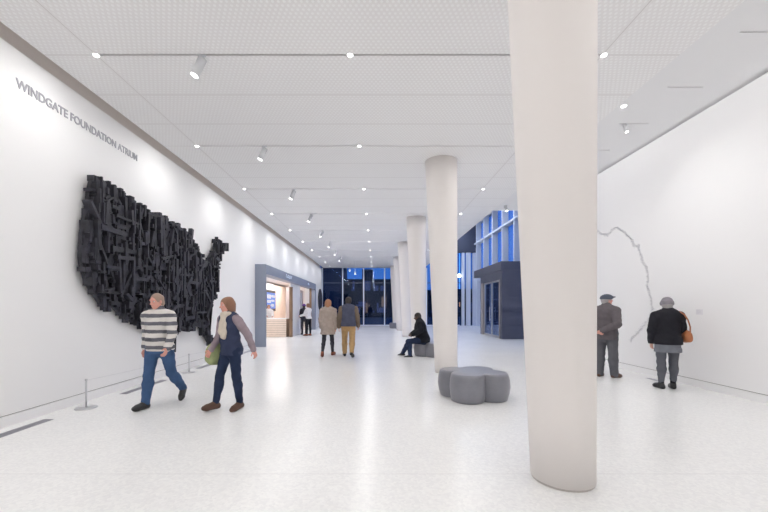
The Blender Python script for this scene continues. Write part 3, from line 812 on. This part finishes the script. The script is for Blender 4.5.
    def head(s, f, o=0.0):
        S = s.s; r = s.hr
        f.ell(s.hp((0, -.012, .022)), (.073*S+o, .094*S+o, .088*S+o), .02, r)
        f.ell(s.hp((0, .022, -.048)), (.054*S+o, .062*S+o, .068*S+o), .03, r)
        f.ell(s.hp((0, .045, -.092)), (.026*S+o, .024*S+o, .02*S+o), .025, r)
        f.cone(s.J['neck']+V((0, .0, -.04)), s.hp((0, -.025, -.05)), .060*S+o, .053*S+o, .03)
    def face(s, f):
        S = s.s; r = s.hr
        f.ell(s.hp((-.031, .088, .008)), (.017*S, .014*S, .011*S), .01, r, 'sub'); f.ell(s.hp((.031, .088, .008)), (.017*S, .014*S, .011*S), .01, r, 'sub')
        f.cone(s.hp((-.04, .073, .027)), s.hp((.04, .073, .027)), .009*S, .009*S, .015)
        f.cone(s.hp((0, .082, .012)), s.hp((0, .106, -.028)), .007*S, .0125*S, .01)
        f.ell(s.hp((0, .092, -.034)), (.018*S, .011*S, .009*S), .008, r)
        for x in (-.075, .075): f.ell(s.hp((x, -.008, -.008)), (.011*S, .019*S, .031*S), .006, r)
        f.ell(s.hp((0, .079, -.056)), (.024*S, .009*S, .006*S), .004, r); f.ell(s.hp((0, .077, -.067)), (.020*S, .009*S, .007*S), .004, r)
    def body(s, m, curl=.5, hl=None, hr_=None):
        f = s.fld(); o = -.012
        s.torso(f, o)
        for t in 'LR': s.arm(f, t, -.004); s.leg(f, t, -.006); s.foot(f, t, -.008)
        s.head(f); s.face(f)
        for t in 'LR': s.hand(f, t, curl)
        fobj('body', f, m, s.root)
        bm = bmesh.new()
        for x in (-.031, .031):
            g = bmesh.ops.create_uvsphere(bm, u_segments=12, v_segments=8, radius=.0115*s.s); bmesh.ops.translate(bm, verts=g['verts'], vec=s.hp((x, .070, .008)))
        for x in (-.031, .031):
            g = bmesh.ops.create_uvsphere(bm, u_segments=8, v_segments=6, radius=.0058*s.s); bmesh.ops.translate(bm, verts=g['verts'], vec=s.hp((x, .078, .008)))
            for v in g['verts']:
                for ff in v.link_faces: ff.material_index = 1
        obj('eyes', bm, [M['eye'], M['iris']], s.root)
        return s
    def hair(s, m, long=0.0, o=.013, top=True):
        f = s.fld(lo=s.J['headc'].z-.45, h=.009); S = s.s; r = s.hr
        f.ell(s.hp((0, -.022, .028)), (.078*S+o, .094*S+o, .091*S+o), .02, r)
        f.ell(s.hp((0, -.05, -.03)), (.066*S+o, .055*S+o, .065*S+o), .03, r)
        if long:
            f.cone(s.hp((-.05, -.035, -.02)), s.hp((-.062, -.03, -.05-long)), .045*S, .035*S, .03); f.cone(s.hp((.05, -.035, -.02)), s.hp((.062, -.03, -.05-long)), .045*S, .035*S, .03)
            f.cone(s.hp((0, -.07, 0)), s.hp((0, -.085, -.06-long)), .06*S, .05*S, .04)
        f.folds(.003, 3)
        # leave the face free
        f.ell(s.hp((0, .105, -.03)), (.066*S, .085*S, .092*S), .02, r, 'sub')
        if not long: f.ell(s.hp((0, .03, -.10)), (.12*S, .075*S, .08*S), .02, r, 'sub')
        return fobj('hair', f, m, s.root)
    def shoes(s, m, o=.009, lbl=None):
        for t in 'LR':
            A = s.J['ank'+t]; f = Field([A.x-.25, A.y-.25, max(-.02, A.z-.3)], [A.x+.25, A.y+.3, A.z+.12], .008)
            s.foot(f, t, o)
            f.clip((0, 0, A.z+.035*s.s), (0, 0, 1)); f.clip((0, 0, .0), (0, 0, -1))
            fobj('shoe', f, m, s.root)
    def trousers(s, m, o=.014, oe=.022, end=.97, hem=None, seed=1, name='trousers'):
        f = s.fld(hi=s.J['waist'].z+.1); S = s.s; n = (0, 1, 0)
        f.cone(s.J['pel']+V((0, -.01, 0)), s.J['waist'], .155*S*s.build_w+o*.7, .138*S*s.build_w+o*.3, .05, (n, 1.33))
        f.ell(s.J['pel']+V((0, -.045*S, -.03*S)), (.15*S*s.build_w+o*.5, .10*S+o, .11*S+o), .05)
        for t in 'LR': s.leg(f, t, o, oe, end)
        f.folds(.0035, seed)
        for t in 'LR':
            pass
        f.clip((0, 0, s.J['waist'].z+.03), (0, 0, 1))
        return fobj(name, f, m, s.root)
    def top(s, m, o=.018, hem=.0, sleeves=True, seed=2, flare=0.0, name='jacket', collar=True, sm=None, open_=False):
        """hem: height of the lower edge above the floor"""
        S = s.s; w = s.build_w; J = s.J
        f = s.fld(lo=hem-.05)
        s.torso(f, o)
        if hem < J['pel'].z-.02:
            f.cone(J['waist'], V((J['pel'].x, J['pel'].y-.012, hem-.05)), .14*S*w+o, .158*S*w+o+flare, .05, ((0, 1, 0), 1.30))
        if collar: f.cone(J['neck'].lerp(s.hp((0, -.02, -.05)), -.1), J['neck'].lerp(s.hp((0, -.02, -.05)), .42), .068*S+o*.6, .062*S+o*.5, .03)
        if sleeves and sm is None:
            for t in 'LR': s.arm(f, t, o*.85)
        elif sm is None:
            for t in 'LR': f.cone(J['sh'+t], J['sh'+t].lerp(J['elb'+t], .15), .06*S+o*.5, .055*S+o*.5, .03)
        f.folds(.0045, seed)
        if hem > 0: f.clip((0, 0, hem), (0, 0, -1))
        # neck hole
        f.cone(J['neck'].lerp(s.hp((0, -.02, -.05)), .1), s.hp((0, -.02, .05)), .056*S, .056*S, .008, op='sub')
        g = fobj(name, f, m, s.root)
        if sm is not None:
            for t in 'LR':
                f = s.fld(); s.arm(f, t, o*.8); f.folds(.004, seed+3); fobj('sleeve', f, sm, s.root)
        return g

def cloth(name, c, rough=.85, **k): return mat(name, c, rough, bump=.12, bscale=160, var=k.get('var', .08), vscale=k.get('vs', 14), spec=.25)
C = dict(jeans=cloth('denim', (.045, .09, .19)), jeansd=cloth('dark_denim', (.018, .030, .068)), navy=cloth('navy_cloth', (.035, .045, .09)), mauve=cloth('mauve_cloth', (.30, .24, .27)),
         cream=cloth('cream_scarf', (.62, .55, .46)), olive=cloth('green_canvas', (.30, .34, .17)), brownsh=cloth('brown_leather', (.10, .055, .04), .5), blacksh=mat('black_shoe', (.02, .02, .022), .4),
         hairbr=mat('hair_auburn', (.26, .13, .08), .6, bump=.5, bscale=70), hairsn=mat('hair_sandy_grey', (.34, .24, .19), .6, bump=.5, bscale=70), hairor=mat('hair_copper', (.36, .17, .09), .6, bump=.5, bscale=70), hairlt=mat('hair_light_brown', (.42, .27, .17), .6, bump=.5, bscale=70), hairdk=mat('hair_dark', (.035, .025, .022), .6, bump=.5, bscale=70),
         hairgr=mat('hair_grey', (.35, .33, .33), .7, bump=.5, bscale=70), beige=cloth('beige_coat_cloth', (.40, .33, .29)), khaki=cloth('khaki_cloth', (.42, .27, .13)), vest=cloth('slate_vest', (.07, .077, .12)),
         oliveb=cloth('brown_sleeve', (.16, .12, .09)), black=cloth('black_cloth', (.012, .013, .018)), black2=cloth('black_wool', (.016, .016, .022)), taupe=cloth('taupe_jacket', (.125, .11, .12)), greyp=cloth('grey_trouser', (.11, .11, .125)),
         greyl=cloth('grey_legging', (.105, .11, .13)), greyt=cloth('grey_tunic', (.17, .18, .21)), cap=cloth('grey_cap', (.10, .115, .15)), knit=mat('knit_hat', (.25, .23, .26), .9, bump=.6, bscale=50, var=.15, vscale=20),
         tan=mat('tan_leather', (.42, .15, .06), .45, bump=.08, bscale=60), white=cloth('white_cloth', (.72, .70, .70)), purple=cloth('purple_knit', (.16, .06, .30)), khsh=cloth('rust_shoe', (.22, .08, .05)), darkgr=cloth('charcoal_cloth', (.04, .04, .05)))

# man in striped sweater, striding toward the viewer
p = Person('p1', -3.19, 5.38, (-.1, -1), 1.68, .0085, 'man in striped grey and white sweater and blue jeans striding past the relief map', None,
           legR=(11, 3, -4), legL=(-14, 30, 38), armR=(-20, 12, 22, 6), armL=(14, 14, 24, 8), lean=4, nod=8, yaw=-12, wide=1.1)
p.body(M['skin2']); p.hair(C['hairsn'], o=.004); p.trousers(C['jeans'], seed=1); p.top(M['stripe'], .024, hem=p.J['pel'].z-.07, name='sweater', seed=4); p.shoes(C['blacksh'])
# woman with auburn hair, green bag
p2 = Person('p2', -2.08, 5.24, (-.55, -.83), 1.60, .0085, 'walking woman in navy jacket and cream scarf with long auburn hair', None,
            legL=(-2, 6, 4), legR=(17, 8, -2), armL=(-30, 16, 14, 4), armR=(4, 10, 34, 14), lean=5, nod=4, yaw=-8)
p2.body(M['skin2']); p2.hair(C['hairbr'], long=.10, o=.014); p2.trousers(C['jeansd'], o=.010, oe=.012, seed=2); p2.top(C['navy'], .02, hem=p2.J['pel'].z-.09, sm=C['mauve'], name='jacket', seed=5); p2.shoes(C['brownsh'])
f = p2.fld(lo=p2.J['chest'].z-.2, h=.009); nk = p2.J['neck']
for i in range(10):
    a0, a1 = 2*PI*i/10, 2*PI*(i+1)/10; f.cone(nk+V((.085*math.cos(a0), .01+.075*math.sin(a0), .005+.01*math.cos(3*a0))), nk+V((.085*math.cos(a1), .01+.075*math.sin(a1), .005+.01*math.cos(3*a1))), .034, .034, .02)
f.cone(nk+V((-.03, .09, -.02)), nk+V((-.06, .135, -.30)), .04, .05, .03, ((0, 1, 0), 1.5)); f.cone(nk+V((.03, .09, -.02)), nk+V((.0, .14, -.24)), .035, .045, .03, ((0, 1, 0), 1.5)); f.folds(.005, 6)
fobj('scarf', f, C['cream'], p2.root)
def toworld(pp, v): 
    c, s_ = math.cos(pp.root.rotation_euler.z), math.sin(pp.root.rotation_euler.z); l = pp.root.location
    return V((l.x+c*v.x-s_*v.y, l.y+s_*v.x+c*v.y, v.z))
def bag(pp, centre, r, m, label, ms, strap, name='shoulder_bag', seed=1):
    """centre and strap points in the wearer's frame"""
    e = empty(name, toworld(pp, V(centre)), pp.root.rotation_euler.z); tag(e, label, 'bag')
    f = Field([-.3, -.3, -.3], [.3, .3, .3], .008)
    f.cone((0, -r[1]*.55, -r[2]*.45), (0, r[1]*.55, -r[2]*.45), r[0]+.01, r[0]+.01, .04, None); f.cone((0, -r[1]*.5, r[2]*.5), (0, r[1]*.5, r[2]*.5), r[0]*.6, r[0]*.6, .05)
    f.ell((0, 0, 0), r, .04); f.folds(.004, seed); fobj('pouch', f, m, e)
    bm = bmesh.new(); pts = [V(q)-V(centre) for q in strap]
    for a, b in zip(pts[:-1], pts[1:]): tube(bm, a, b, .011, .011, 8)
    obj('strap', bm, ms, e)
    return e
cz = .88
bag(p2, (.23, .06, .80), (.07, .19, .17), C['olive'], 'soft green bag hanging at the auburn-haired woman\'s side', C['olive'],
    [(.22, .03, .90), (.20, .04, 1.1), (.15, .07, 1.25), (.10, .04, 1.34), (.12, -.03, 1.35), (.17, -.08, 1.2), (.22, -.02, 1.0), (.23, .1, .9)], 'green_bag', 2)
# couple walking away
p3 = Person('p3', -1.44, 10.95, (.05, 1), 1.70, .010, 'woman in knee-length beige coat walking away toward the end glazing', None, legL=(-12, 18, 22), legR=(13, 4, -4), armL=(6, 9, 12, 8), armR=(-8, 9, 12, 8), lean=1, nod=3)
p3.body(M['skin']); p3.hair(C['hairor'], long=.03, o=.02); p3.trousers(C['darkgr'], o=.004, oe=.004, seed=3); p3.top(C['beige'], .036, hem=.66, flare=.05, name='coat', seed=6); p3.shoes(C['khsh'])
p4 = Person('p4', -.82, 10.85, (.02, 1), 1.79, .010, 'man in slate vest and khaki trousers walking away beside the woman in beige', None, legL=(12, 4, -4), legR=(-14, 20, 24), armL=(-8, 12, 16, 8), armR=(8, 12, 16, 8), lean=1, wide=1.08)
p4.body(M['skin']); p4.hair(C['hairdk']); p4.trousers(C['khaki'], o=.022, oe=.028, seed=4); p4.top(C['vest'], .038, hem=p4.J['pel'].z-.05, sm=C['oliveb'], name='vest', seed=7); p4.shoes(C['blacksh'])
# seated man
p5 = Person('p5', 1.40, 10.93, (-1, .12), 1.76, .010, 'man in black jacket and dark jeans sitting on the grey bench', None, pelz=.52, legL=(84, 92, 4), legR=(80, 52, 14), lean=12, wide=1.12, sq=1.2,
            ptL=((-.29, .06, .80), (-.18, .27, .67)), ptR=((.29, .10, .80), (.14, .32, .66)), nod=14, legab=7)
S5 = p5
p5.body(M['skind']); p5.hair(C['hairdk'], o=.006); p5.trousers(C['jeansd'], o=.018, seed=5); p5.top(C['black'], .05, hem=.43, name='jacket', seed=8); p5.shoes(C['blacksh'])
# man with cap, hands behind the back
p6 = Person('p6', 4.84, 7.66, (.86, .5), 1.74, .0085, 'man in grey flat cap and taupe jacket standing with hands behind his back', None, legL=(-3, 0, 0), legR=(4, 0, 0), lean=0, nod=-6, yaw=-34,
            ptL=((-.275, -.13, 1.13), (-.06, -.235, .99)), ptR=((.275, -.13, 1.13), (.05, -.25, 1.0)), wide=1.06)
p6.body(M['skin2'], curl=.7); p6.hair(C['hairgr'], o=.008); p6.trousers(C['greyp'], o=.030, oe=.040, end=1.02, seed=6); p6.top(C['taupe'], .036, hem=.80, name='jacket', flare=.02, seed=9); p6.shoes(C['brownsh'])
f = p6.fld(lo=p6.J['headc'].z-.05, h=.008); S = p6.s; r = p6.hr
f.ell(p6.hp((0, -.012, .052)), (.100*S, .124*S, .078*S), .02, r); f.ell(p6.hp((0, .08, .052)), (.075*S, .095*S, .018*S), .03, r)
n = r@V((0, -.12, -1)); f.clip(p6.hp((0, 0, .018)), n); fobj('flat_cap', f, C['cap'], p6.root)
# woman with handbag
p7 = Person('p7', 5.24, 6.56, (.25, .97), 1.63, .0085, 'woman in black jacket and grey knit hat standing by the right wall', None, legL=(0, 0, 0), legR=(2, 0, 0), armL=(4, 11, 10, 16), armR=(14, 13, 50, 10), lean=1, wide=1.10, yaw=-14, nod=-4, legab=0)
p7.body(M['skin']); p7.hair(C['hairgr'], o=.010); p7.trousers(C['greyl'], o=.012, oe=.008, end=.9, seed=7, name='leggings')
p7.top(C['greyt'], .022, hem=.66, sleeves=False, flare=.03, name='tunic', seed=4, collar=False)
p7.top(C['black2'], .035, hem=.80, name='jacket', flare=.02, seed=10); p7.shoes(C['blacksh'], o=.011)
f = Field([-.3, -.3, 0], [.3, .3, .35], .009)
for t in 'LR': f.cone(p7.J['ank'+t]+V((0, 0, -.01)), p7.J['ank'+t]+V((0, 0, .07)), .040, .044, .02)
fobj('socks', f, C['black'], p7.root)
f = p7.fld(lo=p7.J['headc'].z-.08, h=.008); S = p7.s; r = p7.hr
f.ell(p7.hp((0, -.016, .040)), (.100*S, .120*S, .108*S), .02, r); f.cone(p7.hp((-.05, -.02, .012)), p7.hp((.05, -.02, .012)), .058*S, .058*S, .03); f.folds(.003, 9)
f.clip(p7.hp((0, 0, -.02)), r@V((0, -.25, -1)).normalized()); f.ell(p7.hp((0, .12, -.03)), (.07*S, .08*S, .075*S), .01, r, 'sub'); fobj('knit_hat', f, C['knit'], p7.root)
bag(p7, (.29, .01, .95), (.055, .12, .10), C['tan'], 'tan leather handbag on the right shoulder of the woman in black', C['tan'],
    [(.31, -.07, 1.02), (.285, -.12, 1.12), (.235, -.155, 1.24), (.19, -.14, 1.335), (.16, -.06, 1.385), (.15, .03, 1.375), (.18, .11, 1.29), (.25, .14, 1.18), (.30, .10, 1.03)], 'handbag', 3)
# visitors at the shop
p8 = Person('p8', -3.55, 19.2, (-.9, .4), 1.68, .011, 'woman in white top and black trousers standing at the shop portal', None, legL=(3, 2, 0), legR=(-3, 0, 0), armL=(25, 8, 50, 10), armR=(20, 8, 60, 10), nod=18)
p8.body(M['skin']); p8.hair(C['hairbr'], long=.03, o=.016); p8.trousers(C['black'], o=.006, oe=.01, seed=8); p8.top(C['white'], .03, hem=p8.J['pel'].z-.02, name='top', seed=11); p8.shoes(C['khsh'])
p9 = Person('p9', -3.92, 19.9, (-.3, .9), 1.66, .011, 'person in dark clothes and purple hat standing beside the woman in white', None, legL=(3, 2, 0), legR=(-3, 0, 0), armL=(15, 6, 40, 10), armR=(15, 6, 50, 10), nod=10, wide=.9)
p9.body(M['skin']); p9.hair(C['hairdk'], o=.008); p9.trousers(C['darkgr'], o=.008, seed=9); p9.top(C['darkgr'], .026, hem=.7, name='coat', seed=12); p9.shoes(C['blacksh'])
f = p9.fld(lo=p9.J['headc'].z-.05, h=.011); f.ell(p9.hp((0, -.014, .055)), (.098, .115, .085), .02, p9.hr); f.clip(p9.hp((0, 0, .02)), p9.hr@V((0, 0, -1))); fobj('hat', f, C['purple'], p9.root)
p10 = Person('p10', -5.72, 19.45, (.4, -.9), 1.62, .011, 'shop assistant in white standing behind the maple counter', None, armL=(25, 8, 50, 20), armR=(20, 8, 60, 20), nod=8)
p10.body(M['skin']); p10.hair(C['hairbr'], long=.05, o=.014); p10.trousers(C['black'], o=.01, seed=8); p10.top(C['white'], .026, hem=p10.J['pel'].z-.05, name='top', seed=13); p10.shoes(C['blacksh'])

# ------------------------------------------------------------------ dusk sky, camera, view
w = bpy.data.worlds.new('dusk'); SC.world = w; w.use_nodes = True; nt = w.node_tree; bg = nt.nodes['Background']
tc = nt.nodes.new('ShaderNodeTexCoord'); sp = nt.nodes.new('ShaderNodeSeparateXYZ'); nt.links.new(tc.outputs['Generated'], sp.inputs[0])
rp = nt.nodes.new('ShaderNodeValToRGB'); e = rp.color_ramp.elements
e[0].position = .0; e[0].color = (.03, .05, .10, 1); e[1].position = .7; e[1].color = (.012, .05, .22, 1)
k = e.new(.02); k.color = (.07, .22, .55, 1); k = e.new(.3); k.color = (.03, .155, .50, 1)
nt.links.new(sp.outputs[2], rp.inputs['Fac']); nt.links.new(rp.outputs['Color'], bg.inputs['Color']); bg.inputs['Strength'].default_value = 5.0

cam = bpy.data.cameras.new('camera'); cam.sensor_width = 36; cam.lens = F/768*36
cam.shift_x = (384-CX)/768; cam.shift_y = (HY-256)/768; cam.clip_end = 400
co = bpy.data.objects.new('camera', cam); COL.objects.link(co); co.location = (0, 0, EYE); co.rotation_euler = (PI/2, 0, 0)
SC.camera = co
SC.view_settings.view_transform = 'Standard'; SC.view_settings.look = 'None'; SC.view_settings.gamma = 1; SC.view_settings.use_curve_mapping = False
SC.view_settings.exposure = -.87
cy = SC.cycles
cy.use_denoising = True; cy.max_bounces = 12; cy.diffuse_bounces = 9; cy.glossy_bounces = 4; cy.transparent_max_bounces = 12; cy.sample_clamp_indirect = 8; cy.caustics_reflective = False; cy.caustics_refractive = False
